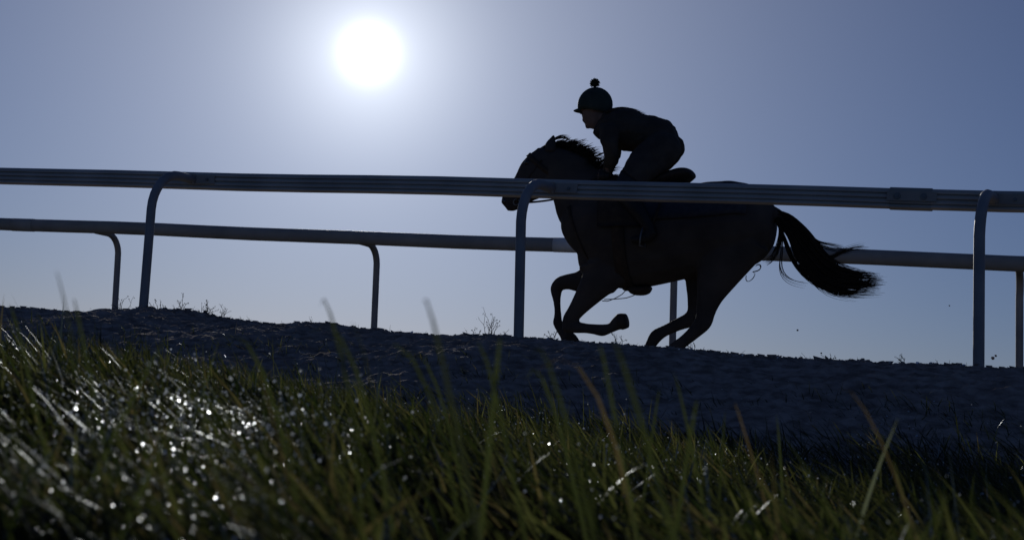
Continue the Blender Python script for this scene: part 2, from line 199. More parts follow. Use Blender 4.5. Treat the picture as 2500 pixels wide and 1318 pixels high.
class MB:
    """collects shapes for one mesh"""
    def __init__(self): self.v, self.f = [], []
    def add(self, v, f):
        b = len(self.v); self.v += [tuple(p) for p in v]; self.f += [[i + b for i in q] for q in f]
    def box(self, c, s):
        x, y, z = c; a, b, d = (q / 2 for q in s)
        self.add([(x + i * a, y + j * b, z + k * d) for i in (-1, 1) for j in (-1, 1) for k in (-1, 1)],
                 [(0, 1, 3, 2), (4, 6, 7, 5), (0, 4, 5, 1), (2, 3, 7, 6), (0, 2, 6, 4), (1, 5, 7, 3)])
    def tube(self, pts, rad, n=8, cap=True):
        pts = [Vector(p) for p in pts]
        rs = rad if isinstance(rad, (list, tuple)) else [rad] * len(pts)
        v, f = [], []
        ref = None
        for i, p in enumerate(pts):
            t = (pts[min(i + 1, len(pts) - 1)] - pts[max(i - 1, 0)]).normalized()
            if ref is None:
                ref = Vector((0, 1, 0)) if abs(t.y) < .8 else Vector((1, 0, 0))
            a = (ref - t * ref.dot(t)).normalized(); b = t.cross(a); ref = a
            v += [p + (a * math.cos(2 * math.pi * k / n) + b * math.sin(2 * math.pi * k / n)) * rs[i] for k in range(n)]
        for i in range(len(pts) - 1):
            for k in range(n):
                f.append((i * n + k, i * n + (k + 1) % n, (i + 1) * n + (k + 1) % n, (i + 1) * n + k))
        if cap:
            f.append(tuple(range(n))[::-1]); f.append(tuple(range((len(pts) - 1) * n, len(pts) * n)))
        self.add(v, f)
    def loft(self, rings, n=18, scale=1.0):
        """rings (x, y, z, rx, rz, lateral): ellipses spanned by (rx, 0, rz) and Y"""
        v, f = [], []
        for (x, y, z, rx, rz, la) in rings:
            for k in range(n):
                c, s = math.cos(2 * math.pi * k / n) * scale, math.sin(2 * math.pi * k / n) * scale
                v.append((x + rx * c, y + la * s, z + rz * c))
        for i in range(len(rings) - 1):
            for k in range(n):
                f.append((i * n + k, i * n + (k + 1) % n, (i + 1) * n + (k + 1) % n, (i + 1) * n + k))
        f.append(tuple(range(n))[::-1]); f.append(tuple(range((len(rings) - 1) * n, len(rings) * n)))
        self.add(v, f)
    def ellipsoid(self, c, r, nu=14, nv=9):
        v = [(c[0], c[1], c[2] + r[2])]; f = []
        for j in range(1, nv):
            a = math.pi * j / nv
            for k in range(nu):
                b = 2 * math.pi * k / nu
                v.append((c[0] + r[0] * math.sin(a) * math.cos(b), c[1] + r[1] * math.sin(a) * math.sin(b), c[2] + r[2] * math.cos(a)))
        v.append((c[0], c[1], c[2] - r[2]))
        for k in range(nu):
            f.append((0, 1 + k, 1 + (k + 1) % nu))
            e = 1 + (nv - 2) * nu
            f.append((e + (k + 1) % nu, e + k, len(v) - 1))
            for j in range(nv - 2):
                a = 1 + j * nu
                f.append((a + k, a + nu + k, a + nu + (k + 1) % nu, a + (k + 1) % nu))
        self.add(v, f)
    def build(self, name, material, parent=None, smooth=True):
        return mesh_obj(name, self.v, self.f, material, parent, smooth)
    def remesh(self, name, material, parent=None, voxel=.012, smooth=3, folds=0.0):
        """one continuous skin over everything collected"""
        o = self.build(name, material)
        bm = bmesh.new(); bm.from_mesh(o.data); bmesh.ops.recalc_face_normals(bm, faces=bm.faces); bm.to_mesh(o.data); bm.free()
        m = o.modifiers.new('skin', 'REMESH'); m.mode = 'VOXEL'; m.voxel_size = voxel
        s = o.modifiers.new('relax', 'SMOOTH'); s.factor = .5; s.iterations = smooth
        me = bpy.data.meshes.new_from_object(o.evaluated_get(bpy.context.evaluated_depsgraph_get()))
        o.modifiers.clear(); old = o.data; o.data = me; bpy.data.meshes.remove(old); me.name = name
        if folds:
            nv_ = len(me.vertices); cc = np.empty(nv_ * 3, np.float32); nn = np.empty(nv_ * 3, np.float32)
            me.vertices.foreach_get('co', cc); me.vertices.foreach_get('normal', nn); cc = cc.reshape(-1, 3)
            am = np.array([noise.noise(Vector((q[0] * 16 + q[2] * 6, q[1] * 9, q[2] * 22))) + .6 * noise.noise(Vector(q) * 38) for q in cc.tolist()])
            me.vertices.foreach_set('co', (cc + nn.reshape(-1, 3) * am[:, None] * folds).astype(np.float32).ravel()); me.update()
        me.shade_smooth()
        if parent is not None: o.parent = parent
        return o
def resample(rings, k):
    """smoothly subdivided rings (Catmull-Rom)"""
    a = np.array(rings, float); out = []
    for i in range(len(a) - 1):
        p0, p1, p2, p3 = a[max(i - 1, 0)], a[i], a[i + 1], a[min(i + 2, len(a) - 1)]
        for t in np.arange(k) / k:
            out.append(.5 * (2 * p1 + (p2 - p0) * t + (2 * p0 - 5 * p1 + 4 * p2 - p3) * t * t + (3 * p1 - p0 - 3 * p2 + p3) * t ** 3))
    out.append(a[-1])
    return [tuple(r) for r in out]

# ------------------------------------------------------------------ materials
def material(name, color, rough=.6, noise=None, spec=.5, bump=None, **kw):
    """Principled with a noise-varied base colour and an optional bump"""
    m = bpy.data.materials.new(name); m.use_nodes = True
    t = m.node_tree; b = t.nodes['Principled BSDF']
    b.inputs['Roughness'].default_value = rough
    b.inputs['Specular IOR Level'].default_value = spec
    for k, v in kw.items():
        b.inputs[k.replace('_', ' ')].default_value = v
    c2, scale = noise if noise else (tuple(min(1, c * 1.25) for c in color), 6.0)
    co = N(t, 'ShaderNodeTexCoord')
    nz = N(t, 'ShaderNodeTexNoise'); nz.inputs['Scale'].default_value = scale; nz.inputs['Detail'].default_value = 6
    t.links.new(co.outputs['Object'], nz.inputs['Vector'])
    rp = N(t, 'ShaderNodeValToRGB')
    rp.color_ramp.elements[0].position, rp.color_ramp.elements[1].position = .35, .68
    rp.color_ramp.elements[0].color = (*color, 1); rp.color_ramp.elements[1].color = (*c2, 1)
    t.links.new(nz.outputs['Fac'], rp.inputs['Fac'])
    t.links.new(rp.outputs['Color'], b.inputs['Base Color'])
    if bump:
        n2 = N(t, 'ShaderNodeTexNoise'); n2.inputs['Scale'].default_value = bump[0]; n2.inputs['Detail'].default_value = 5
        t.links.new(co.outputs['Object'], n2.inputs['Vector'])
        bp = N(t, 'ShaderNodeBump'); bp.inputs['Strength'].default_value = bump[1]; bp.inputs['Distance'].default_value = bump[2]
        t.links.new(n2.outputs['Fac'], bp.inputs['Height']); t.links.new(bp.outputs['Normal'], b.inputs['Normal'])
    return m
M = {
 'soil': material('frosted soil', (.20, .16, .135), .95, ((.46, .38, .33), 11.0), .05, (60, .6, .01)),
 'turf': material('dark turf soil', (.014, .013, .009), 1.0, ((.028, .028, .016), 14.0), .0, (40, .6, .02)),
 'sand': material('track sand', (.10, .085, .065), .95, ((.16, .14, .11), 5.0), .2, (50, .5, .02)),
 'paint': material('weathered grey rail paint', (.40, .39, .37), .5, ((.56, .54, .51), 3.0), .3, (90, .08, .002)),
 'post': material('scuffed grey post paint', (.26, .26, .27), .55, ((.36, .36, .37), 4.0), .3, (60, .1, .002)),
 'dull': material('worn rail plastic', (.30, .29, .27), .55, ((.42, .40, .37), 3.0), .3, (70, .1, .002)),
 'sleeve': material('pale bare rail sleeve', (.78, .77, .74), .6, ((.86, .86, .84), 8.0), .4),
 'steel': material('dark steel fittings', (.16, .17, .18), .45, None, .5, Metallic=.5),
 'coat': material('dark bay horse coat', (.054, .049, .047), .75, ((.084, .075, .070), 5.0), .12, (220, .15, .002)),
 'hair': material('black horse hair', (.026, .021, .018), .75, None, .12),
 'hoof': material('dark horn', (.045, .04, .036), .7, None, .15),
 'eye': material('dark eye', (.006, .005, .005), .08, None, .6),
 'leather': material('dark leather', (.040, .030, .024), .65, ((.065, .048, .036), 20.0), .2),
 'cloth': material('dark quarter sheet cloth', (.040, .045, .055), .85, ((.058, .062, .074), 30.0), .2, (300, .3, .001)),
 'jacket': material('dark navy riding jacket', (.060, .052, .044), .85, ((.085, .074, .062), 10.0), .1, (25, .5, .01)),
 'breeches': material('dark breeches', (.055, .048, .042), .85, ((.080, .070, .060), 12.0), .2, (40, .3, .006)),
 'boots': material('black riding boots', (.022, .021, .021), .5, None, .3),
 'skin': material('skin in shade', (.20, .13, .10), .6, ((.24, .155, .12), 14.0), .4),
 'silk': material('dark cap silk', (.045, .060, .050), .75, ((.062, .080, .066), 16.0), .15, (40, .25, .004)),
 'ponytail': material('brown hair', (.07, .045, .028), .6, ((.10, .065, .038), 40.0), .4),
 'weed': material('dry weed', (.05, .05, .035), .8, ((.10, .09, .06), 40.0), .2),
}
def leaf_material(name, gloss):
    """two-sided blade: diffuse and transmitted light in the blade's own colour, with a wet skin"""
    m = bpy.data.materials.new(name); m.use_nodes = True
    t = m.node_tree; t.nodes.clear()
    out = N(t, 'ShaderNodeOutputMaterial')
    at = N(t, 'ShaderNodeAttribute'); at.attribute_name = 'tone'
    df = N(t, 'ShaderNodeBsdfDiffuse'); tr = N(t, 'ShaderNodeBsdfTranslucent'); gl = N(t, 'ShaderNodeBsdfGlossy')
    t.links.new(at.outputs['Color'], df.inputs['Color'])
    tw = N(t, 'ShaderNodeMix', data_type='RGBA', blend_type='MULTIPLY'); tw.inputs[0].default_value = 1
    tw.inputs[7].default_value = (1.1, 1.2, .75, 1)
    t.links.new(at.outputs['Color'], tw.inputs[6]); t.links.new(tw.outputs[2], tr.inputs['Color'])
    gl.inputs['Roughness'].default_value = .38; gl.inputs['Color'].default_value = (.9, .95, 1, 1)
    mx = N(t, 'ShaderNodeMixShader'); mx.inputs[0].default_value = .5
    t.links.new(df.outputs[0], mx.inputs[1]); t.links.new(tr.outputs[0], mx.inputs[2])
    fr = N(t, 'ShaderNodeFresnel'); fr.inputs['IOR'].default_value = 1.38
    fm = math_node(t, 'MULTIPLY', fr.outputs[0], gloss)
    m2 = N(t, 'ShaderNodeMixShader'); t.links.new(fm, m2.inputs[0])
    t.links.new(mx.outputs[0], m2.inputs[1]); t.links.new(gl.outputs[0], m2.inputs[2])
    t.links.new(m2.outputs[0], out.inputs[0])
    return m
M['grass'] = leaf_material('wet grass blade', .20)
def frost_material():
    m = bpy.data.materials.new('melting frost flake'); m.use_nodes = True
    t = m.node_tree; t.nodes.clear()
    out = N(t, 'ShaderNodeOutputMaterial')
    df = N(t, 'ShaderNodeBsdfDiffuse'); tr = N(t, 'ShaderNodeBsdfTranslucent')
    for n in (df, tr): n.inputs['Color'].default_value = (.80, .86, .92, 1)
    mx = N(t, 'ShaderNodeMixShader'); mx.inputs[0].default_value = .55
    t.links.new(df.outputs[0], mx.inputs[1]); t.links.new(tr.outputs[0], mx.inputs[2])
    gl = N(t, 'ShaderNodeBsdfGlossy'); gl.inputs['Roughness'].default_value = .30; gl.inputs['Color'].default_value = (.9, .95, 1, 1)
    m2 = N(t, 'ShaderNodeMixShader'); m2.inputs[0].default_value = .45
    t.links.new(mx.outputs[0], m2.inputs[1]); t.links.new(gl.outputs[0], m2.inputs[2]); t.links.new(m2.outputs[0], out.inputs[0])
    return m
M['frost'] = frost_material()
M['dew'] = bpy.data.materials.new('clear dew drop'); M['dew'].use_nodes = True
_t = M['dew'].node_tree; _t.nodes.clear()
_o = N(_t, 'ShaderNodeOutputMaterial'); _r = N(_t, 'ShaderNodeBsdfRefraction')
_r.inputs['IOR'].default_value = 1.5; _r.inputs['Roughness'].default_value = .66; _r.inputs['Color'].default_value = (.80, .85, .92, 1)
_t.links.new(_r.outputs[0], _o.inputs[0])

# ------------------------------------------------------------------ terrain
_tab = rng.random((8, 256, 256))
def vnoise(x, y, freq, s=0):
    """smooth value noise in 0..1 on arrays"""
    x, y = np.asarray(x, float) * freq + 71.3 * s, np.asarray(y, float) * freq + 37.9 * s
    xi, yi = np.floor(x).astype(int), np.floor(y).astype(int)
    fx, fy = x - xi, y - yi
    fx, fy = fx * fx * (3 - 2 * fx), fy * fy * (3 - 2 * fy)
    t = _tab[s % 8]
    g = lambda a, b: t[(xi + a) % 256, (yi + b) % 256]
    return (g(0, 0) * (1 - fx) + g(1, 0) * fx) * (1 - fy) + (g(0, 1) * (1 - fx) + g(1, 1) * fx) * fy
def sstep(a, b, x):
    t = np.clip((x - a) / (b - a), 0, 1); return t * t * (3 - 2 * t)
crest_x = np.array([c[0] for c in TRACE['crest']]); crest_z = np.array([c[1] for c in TRACE['crest']])
TRACK_Z = .44
def field_z(x, y):
    a, d = np.degrees(np.arctan2(x, np.maximum(y, .01))), np.hypot(x, y)
    hump = (.115 * sstep(-20, -37, a) + .03 * sstep(-12, -20, a)) * sstep(2.5, 4.2, d) * (y > 0)
    return (vnoise(x, y, .8, 1) - .5) * .05 + (vnoise(x, y, 2.7, 2) - .5) * .035 + hump - .02 * sstep(-22, -15, a) \
        - .07 * np.exp(-((a + 20.5) / 3.2) ** 2 - ((d - 1.9) / .6) ** 2) * (y > 0)
def terrain(x, y):
    x, y = np.asarray(x, float), np.asarray(y, float)
    cz = np.interp(x, crest_x, crest_z) - .012
    rise = np.clip((y - 6.5) / 2.7, 0, 1)
    rise = rise ** 1.25 * (1 - .25 * rise ** 3) / .75
    rise = np.minimum(rise, 1.0)
    z = field_z(x, y) * (1 - rise) + cz * rise
    back = sstep(9.42, 9.95, y)
    z = z * (1 - back) + TRACK_Z * back
    z += sstep(13.9, 14.6, y) * .06
    return z
def grid(xs, ys, zf):
    X, Y = np.meshgrid(xs, ys, indexing='ij'); Z = zf(X, Y)
    co = np.stack([X, Y, Z], -1).reshape(-1, 3)
    n, m = len(xs), len(ys)
    i = (np.arange(n - 1)[:, None] * m + np.arange(m - 1)[None]).ravel()
    return co, np.stack([i, i + m, i + m + 1, i + 1], -1)
def spread(lo, a, b, hi, step, grow=1.35):
    mid = list(np.arange(a, b, step)); s, x, left = step, a, []
    while x > lo: s *= grow; x -= s; left.append(max(x, lo))
    s, x, rt = step, mid[-1], []
    while x < hi: s *= grow; x += s; rt.append(min(x, hi))
    return np.array(left[::-1] + mid + rt)
def ground_z(x, y):
    z = terrain(x, y)
    hidden = ((y > 6.35) & (y < 9.95)) * 1.0
    return z - hidden * .10 - ((y >= 9.95) & (y < 13.9)) * .06
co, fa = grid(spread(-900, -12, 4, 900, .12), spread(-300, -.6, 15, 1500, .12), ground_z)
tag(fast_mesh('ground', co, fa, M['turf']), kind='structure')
def bank_z(x, y):
    z = terrain(x, y)
    amp = sstep(6.4, 7.4, y)
    near = sstep(9.95, 9.6, y)
    rough = (vnoise(x, y, 3.1, 3) - .5) * .022 + (vnoise(x, y, 10.0, 4) - .5) * .018
    crumb = np.maximum(vnoise(x, y, 24.0, 5) - .45, 0) * .030 + (vnoise(x, y, 45.0, 6) - .5) * .016
    tuft = (np.exp(-((x + 6.05) / .42) ** 2) + .5 * np.exp(-((x + 4.95) / .3) ** 2)) * sstep(8.6, 9.3, y) * sstep(9.8, 9.4, y)
    crumb += np.maximum(vnoise(x, y, 38.0, 7) - .4, 0) * .045 * tuft
    return z + (rough * .65 + crumb * .85) * amp * near
xs = spread(-70, -8.9, .3, 70, .0125, 1.25)
ys = np.concatenate([np.arange(6.3, 8.2, .035), np.arange(8.2, 9.62, .0125), np.arange(9.62, 10.0, .05)])
co, fa = grid(xs, ys, bank_z)
tag(fast_mesh('bank', co, fa, M['soil']), kind='structure')
co, fa = grid(spread(-300, -9, 2, 300, .10), np.arange(9.9, 13.95, .10),
              lambda x, y: terrain(x, y) + (vnoise(x, y, 3, 3) - .5) * .03 * sstep(9.9, 10.2, y) * sstep(13.9, 13.6, y) - .01)
tag(fast_mesh('track', co, fa, M['sand']), kind='structure')

# loose crumbs of soil on the crest
def scatter_crumbs(n):
    base = np.array([(1, 1, 1), (-1, -1, 1), (-1, 1, -1), (1, -1, -1)], float) / 1.73
    tri = np.array([(0, 1, 2), (0, 3, 1), (0, 2, 3), (1, 3, 2)])
    x = rng.uniform(-8.8, .2, n); y = 9.35 + rng.normal(0, .13, n)
    c = np.stack([x, y, bank_z(x, y)], -1)
    s = rng.gamma(2.0, .0028, n) + .003
    a = rng.normal(size=(n, 4, 3)) * .25 + base
    co = c[:, None] + a * s[:, None, None] * np.array([1.3, 1.3, .9])
    f = tri[None] + (np.arange(n) * 4)[:, None, None]
    return co.reshape(-1, 3), f.reshape(-1, 3)
co, fa = scatter_crumbs(9000)
tag(fast_mesh('soil_crumbs', co, fa, M['soil'], smooth=False), 'loose dark soil crumbs along the top of the bank', 'soil', kind='stuff')

# ------------------------------------------------------------------ rails
def extrude_rail(mb, prof, x0, x1, step=.5):
    n = len(prof); k = max(2, int((x1 - x0) / step) + 1); v, f = [], []
    for i in range(k):
        x = x0 + (x1 - x0) * i / (k - 1)
        sag = .004 * math.sin(x * 1.15) + .003 * math.sin(x * 2.6 + 1)
        v += [(x, p[0], p[1] + sag) for p in prof]
    for i in range(k - 1):
        for j in range(n):
            f.append((i * n + j, (i + 1) * n + j, (i + 1) * n + (j + 1) % n, i * n + (j + 1) % n))
    f.append(tuple(range(n))); f.append(tuple(range((k - 1) * n, k * n))[::-1])
    mb.add(v, f)
# ridged section of the near rail: (y, z) from the rail's middle, camera side first
HALF = .060
prof = [(-.020, .060), (-.034, .056), (-.043, .046), (-.045, .036), (-.044, .030), (-.029, .027), (-.029, .021), (-.043, .018), (-.045, .004),
        (-.043, .000), (-.028, -.003), (-.028, -.012), (-.043, -.015), (-.045, -.026), (-.043, -.031), (-.030, -.034), (-.030, -.040),
        (-.043, -.043), (-.044, -.052), (-.034, -.058), (-.020, -.060), (.020, -.060), (.036, -.055), (.044, -.04), (.045, 0), (.044, .04), (.036, .055), (.020, .060)]
NY, NZ = 9.83, 1.604
def near_fence():
    root = empty('running_rail', (-3.67, 9.35, .6))
    tag(root, 'ridged running rail on curved posts in front of the galloping horse', 'rail fence')
    inv = Vector((3.67, -9.35, -.6))
    shift = lambda mb: [tuple(Vector(p) + inv for p in mb.v)]
    def put(mb, name, mat_, parent, smooth=True):
        mb.v = [tuple(Vector(p) + inv) for p in mb.v]
        return mb.build(name, mat_, parent, smooth)
    joint = -1.43
    for k in range(-4, 3):
        mb = MB(); a = joint + 8.19 * k
        extrude_rail(mb, [(NY + p, NZ + q) for p, q in prof], a + .006, a + 8.19 - .006)
        put(mb, 'rail', M['paint'], root, False)
    for k in range(-3, 4):
        x = joint + 8.19 * k
        mb = MB(); pts = [(NY + p * 1.10, NZ + q * 1.09) for p, q in prof]
        extrude_rail(mb, [(p, q) for p, q in pts if True], x - .12, x + .125, .1)
        j = put(mb, 'joint_sleeve', M['dull'], root, False)
        mb = MB(); mb.box((x + .012, NY - .054, NZ + .004), (.29, .008, .056)); put(mb, 'joint_plate', M['dull'], j, False)
        for d in (-.072, .082):
            mb = MB(); mb.tube([(x + d, NY - .057, NZ + .004), (x + d, NY - .066, NZ + .004)], [.021, .019], 14)
            mb.tube([(x + d, NY - .066, NZ + .004), (x + d, NY - .073, NZ + .004)], .010, 6); put(mb, 'bolt', M['steel'], j, False)
    lean = {0: -.045, 1: -.035, -1: -.015}
    for k in range(-8, 6):
        x = -3.67 + 2.73 * k; s = lean.get(k, rng.uniform(-.05, 0))
        z0 = float(terrain(x, 9.35)); r, top = .27, 1.602
        pts = [(x, 9.35, z0 - .35)] + [(x + s * t, 9.35, z0 + (top - r - z0) * t) for t in (0, .35, .7, 1)]
        for a in range(1, 9):
            b = math.pi / 2 * a / 8
            pts.append((x + s * (1 + .2 * a / 8) + .02 * (a / 8) ** 2, 9.35 + r * (1 - math.cos(b)), top - r + r * math.sin(b)))
        e = pts[-1]; pts.append((e[0] + .012, NY - .05, top))
        mb = MB(); mb.tube(pts, [.0315] * len(pts), 16)
        p = put(mb, 'post', M['post'], root)
        mb = MB(); xb = pts[-1][0] + .075
        mb.box((xb, NY - .051, NZ + .002), (.20, .010, .060)); mb.box((xb - .07, NY - .070, NZ), (.030, .036, .070))
        b = put(mb, 'bracket', M['dull'], p, False)
        mb = MB(); mb.tube([(xb + .045, NY - .055, NZ), (xb + .045, NY - .070, NZ)], .011, 6); put(mb, 'bolt', M['steel'], b, False)
near_fence()

FY, FZ = 13.5, 1.643
def far_fence():
    root = empty('running_rail', (-4, 13.95, .5))
    tag(root, 'smooth rounded running rail on thinner posts across the track behind the horse', 'rail fence')
    inv = Vector((4, -13.95, -.5))
    def put(mb, name, mat_, parent, smooth=True):
        mb.v = [tuple(Vector(p) + inv) for p in mb.v]
        return mb.build(name, mat_, parent, smooth)
    oval = [(FY + .055 * math.cos(a), FZ + .063 * math.sin(a)) for a in np.linspace(0, 2 * math.pi, 25)[:-1]]
    L = 5.87
    for k in range(-6, 6):
        mb = MB(); a = -4.90 + L * k
        extrude_rail(mb, oval, a + .004, a + L - .004); put(mb, 'rail', M['dull'], root)
        mb = MB(); extrude_rail(mb, [((p - FY) * 1.05 + FY, (q - FZ) * 1.04 + FZ) for p, q in oval], a - .13, a + .13, .1)
        put(mb, 'joint_sleeve', M['sleeve'] if k == 0 else M['dull'], root)
    for k in range(-6, 7):
        x = -4.03 + 2.935 * k; z0 = .48; r, top = .21, 1.615; s = -.045
        pts = [(x + .03, 13.95, z0 - .3)] + [(x + .03 + s * t, 13.95, z0 + (top - r - z0) * t) for t in (0, .35, .7, 1)]
        for a in range(1, 9):
            b = math.pi / 2 * a / 8
            pts.append((x + .03 + s, 13.95 - r * (1 - math.cos(b)), top - r + r * math.sin(b)))
        pts.append((x + .03 + s, FY + .04, top))
        mb = MB(); mb.tube(pts, .0315, 14); p = put(mb, 'post', M['post'], root)
        mb = MB(); mb.box((x - .02, FY + .057, FZ - .01), (.10, .012, .07)); put(mb, 'bracket', M['steel'], p, False)
far_fence()

# ------------------------------------------------------------------ horse
HO = (-3.4, 10.8, .44)
horse = empty('horse', HO)
tag(horse, 'dark horse galloping to the left between the two rails', 'horse')
mb = MB()
for k, rings in HORSE.items():
    mb.loft(resample(rings, 3), 20)
mb.remesh('body', M['coat'], horse, .011, 4)
for e in EARS:
    mb = MB(); mb.loft(resample(e, 2), 10); mb.build('ear', M['coat'], horse)
for s in (-1, 1):
    x, y, z, rx, rz, la = HORSE['head'][2]
    mb = MB(); mb.ellipsoid((x - .045, s * (la - .018), z + .075), (.022, .014, .020)); mb.build('eye', M['eye'], horse)
    x, y, z, rx, rz, la = HORSE['head'][5]
    mb = MB(); mb.ellipsoid((x - .025, s * (la - .008), z - .005), (.014, .008, .020)); mb.build('nostril', M['eye'], horse)
for k in ('fore_a', 'fore_b', 'hind_1', 'hind_2'):
    rings = HORSE[k][-3:]
    mb = MB(); mb.loft([r[:3] + (r[3] * 1.02, r[4] * 1.02, r[5] * 1.03) for r in resample(rings, 3)[2:]], 18); mb.build('hoof', M['hoof'], horse)
def strands(name, guides_fn, count, segs, radius, mat_, parent, sides=3):
    """count tapered hairs; guides_fn() returns the points of one hair"""
    V, F = [], []
    for h in range(count):
        p = np.array(guides_fn(), float)
        t = np.linspace(0, 1, len(p)); u = np.linspace(0, 1, segs + 1)
        p = np.stack([np.interp(u, t, p[:, i]) for i in range(3)], -1)
        for _ in range(2): p[1:-1] = (p[:-2] + 2 * p[1:-1] + p[2:]) / 4
        tan = np.gradient(p, axis=0); tan /= np.linalg.norm(tan, axis=1)[:, None] + 1e-9
        a = np.cross(tan, (0.2, 1, .1)); a /= np.linalg.norm(a, axis=1)[:, None] + 1e-9
        b = np.cross(tan, a)
        rr = radius * rng.uniform(.6, 1.3) * (1 - u ** 3 * .85)
        base = len(V) * 1
        ring = [p + (a * math.cos(2 * math.pi * k / sides) + b * math.sin(2 * math.pi * k / sides)) * rr[:, None] for k in range(sides)]
        V.append(np.stack(ring, 1).reshape(-1, 3))
        o = h * (segs + 1) * sides
        for i in range(segs):
            for k in range(sides):
                F.append((o + i * sides + k, o + i * sides + (k + 1) % sides, o + (i + 1) * sides + (k + 1) % sides, o + (i + 1) * sides + k))
    return fast_mesh(name, np.concatenate(V), np.array(F), mat_, parent)
TG = [np.array(g) for g in TRACE['tail']]
LG = [np.array(g) for g in TRACE['tail_loose']]
def rs(g, n=12):
    g = np.array(g); t = np.linspace(0, 1, len(g)); u = np.linspace(0, 1, n)
    return np.stack([np.interp(u, t, g[:, i]) for i in range(3)], -1)
TG = [rs(g) for g in TG]
def tail_hair():
    q = rng.random() ** .9
    p = TG[0] * max(0, 1 - 2 * q) + TG[1] * (1 - abs(2 * q - 1)) + TG[2] * max(0, 2 * q - 1)
    e = np.linspace(0, 1, 12)[:, None]
    j = rng.normal(0, 1, 3)
    if q < .25: j[2] = -abs(j[2])
    p = p + j * np.array([.02, .035, .016]) * (.25 + e) + np.sin(e * 7 + rng.uniform(0, 6)) * rng.normal(0, .006, 3) * e
    n = int(rng.integers(8, 13))
    return p[:n]
tail = strands('tail', tail_hair, 1100, 14, .0040, M['hair'], horse)
def loose_hair():
    w = np.array([34, 24, 5, 10, 8, 9, 6, 3, 3], float)
    i = rng.choice(len(LG), p=w / w.sum()); g = rs(LG[i])
    e = np.linspace(0, 1, 12)[:, None]
    s = .012 if i < 2 else (.009 if i < 7 else .003)
    return g + rng.normal(0, s, 3) * (.3 + e)
strands('tail_wisp', loose_hair, 110, 14, .0026, M['hair'], tail)
MC, MT = rs(TRACE['mane_crest'], 40), rs(TRACE['mane_tip'], 40)
def mane_hair():
    t = rng.random(); i = t * 39; k = int(i)
    a = MC[k] + rng.normal(0, .012, 3) - np.array([0, 0, .02]); b = MT[k] + rng.normal(0, 1, 3) * np.array([.045, .03, .018])
    b = a + (b - a) * rng.uniform(.55, 1.12)
    mid = (a + b) / 2 + np.array([0, rng.normal(0, .02), rng.normal(.012, .008)])
    c = np.linspace(0, 1, 8)[:, None]
    return a * (1 - c) ** 2 + mid * 2 * c * (1 - c) + b * c ** 2
mane = strands('mane', mane_hair, 800, 8, .0034, M['hair'], horse)
FL = [rs(g, 8) for g in TRACE['forelock']]
strands('forelock', lambda: FL[int(rng.random() < .7)] + rng.normal(0, .010, 3) * np.linspace(.3, 1, 8)[:, None], 60, 8, .003, M['hair'], horse)

# tack: each piece can be lifted off the horse
def band(rings_by, i0, width, scale, n=22):
    """closed strap round a limb or the barrel, between two interpolated rings"""
    rr = resample(rings_by, 10); a, b = np.array(rr[i0]), np.array(rr[i0 + width]); v, f = [], []
    for r, k in ((a, scale), (b, scale), (b, scale - .03), (a, scale - .03)):
        for j in range(n):
            c, s = math.cos(2 * math.pi * j / n) * k, math.sin(2 * math.pi * j / n) * k
            v.append((r[0] + r[3] * c, r[1] + r[5] * s, r[2] + r[4] * c))
    for q in range(4):
        for j in range(n):
            f.append((q * n + j, q * n + (j + 1) % n, ((q + 1) % 4) * n + (j + 1) % n, ((q + 1) % 4) * n + j))
    return v, f
bridle = empty('bridle', HO)
tag(bridle, "dark leather bridle with reins on the galloping horse's head", 'bridle')
for nm, i0 in (('noseband', 36), ('browband', 12)):
    mb = MB(); mb.add(*band(HORSE['head'], i0, 3, 1.06)); mb.build(nm, M['leather'], bridle)
bit, hands = TRACE['bit'], TRACE['hands']
for q, s in ((0, -1), (1, 1)):
    h = HORSE['head']; mb = MB()
    mb.tube([(h[1][0], s * (h[1][5] + .004), h[1][2]), (h[3][0] + .02, s * (h[3][5] + .012), h[3][2]), (bit[q][0], s * .066, bit[q][2])], .007, 6); mb.build('cheekpiece', M['leather'], bridle)
    mb = MB(); mb.tube([(bit[q][0] + .022 * math.cos(a), s * .068, bit[q][2] + .022 * math.sin(a)) for a in np.linspace(0, 2 * math.pi, 13)], .004, 6); mb.build('bit_ring', M['steel'], bridle)
    b0, h0 = Vector((bit[q][0] + .02, s * .07, bit[q][2])), Vector((hands[q][0] - .02, s * .125, hands[q][2]))
    pts = []
    for t in np.linspace(0, 1, 14):
        p = b0.lerp(h0, t); p.y = s * (.07 + .09 * math.sin(math.pi * min(1, t * 1.1)) ** .8 + (.055 if t > .9 else .055 * t)); p.z -= .03 * math.sin(math.pi * t)
        pts.append(p)
    mb = MB(); mb.tube(pts, .0075, 6); mb.build('rein', M['leather'], bridle)

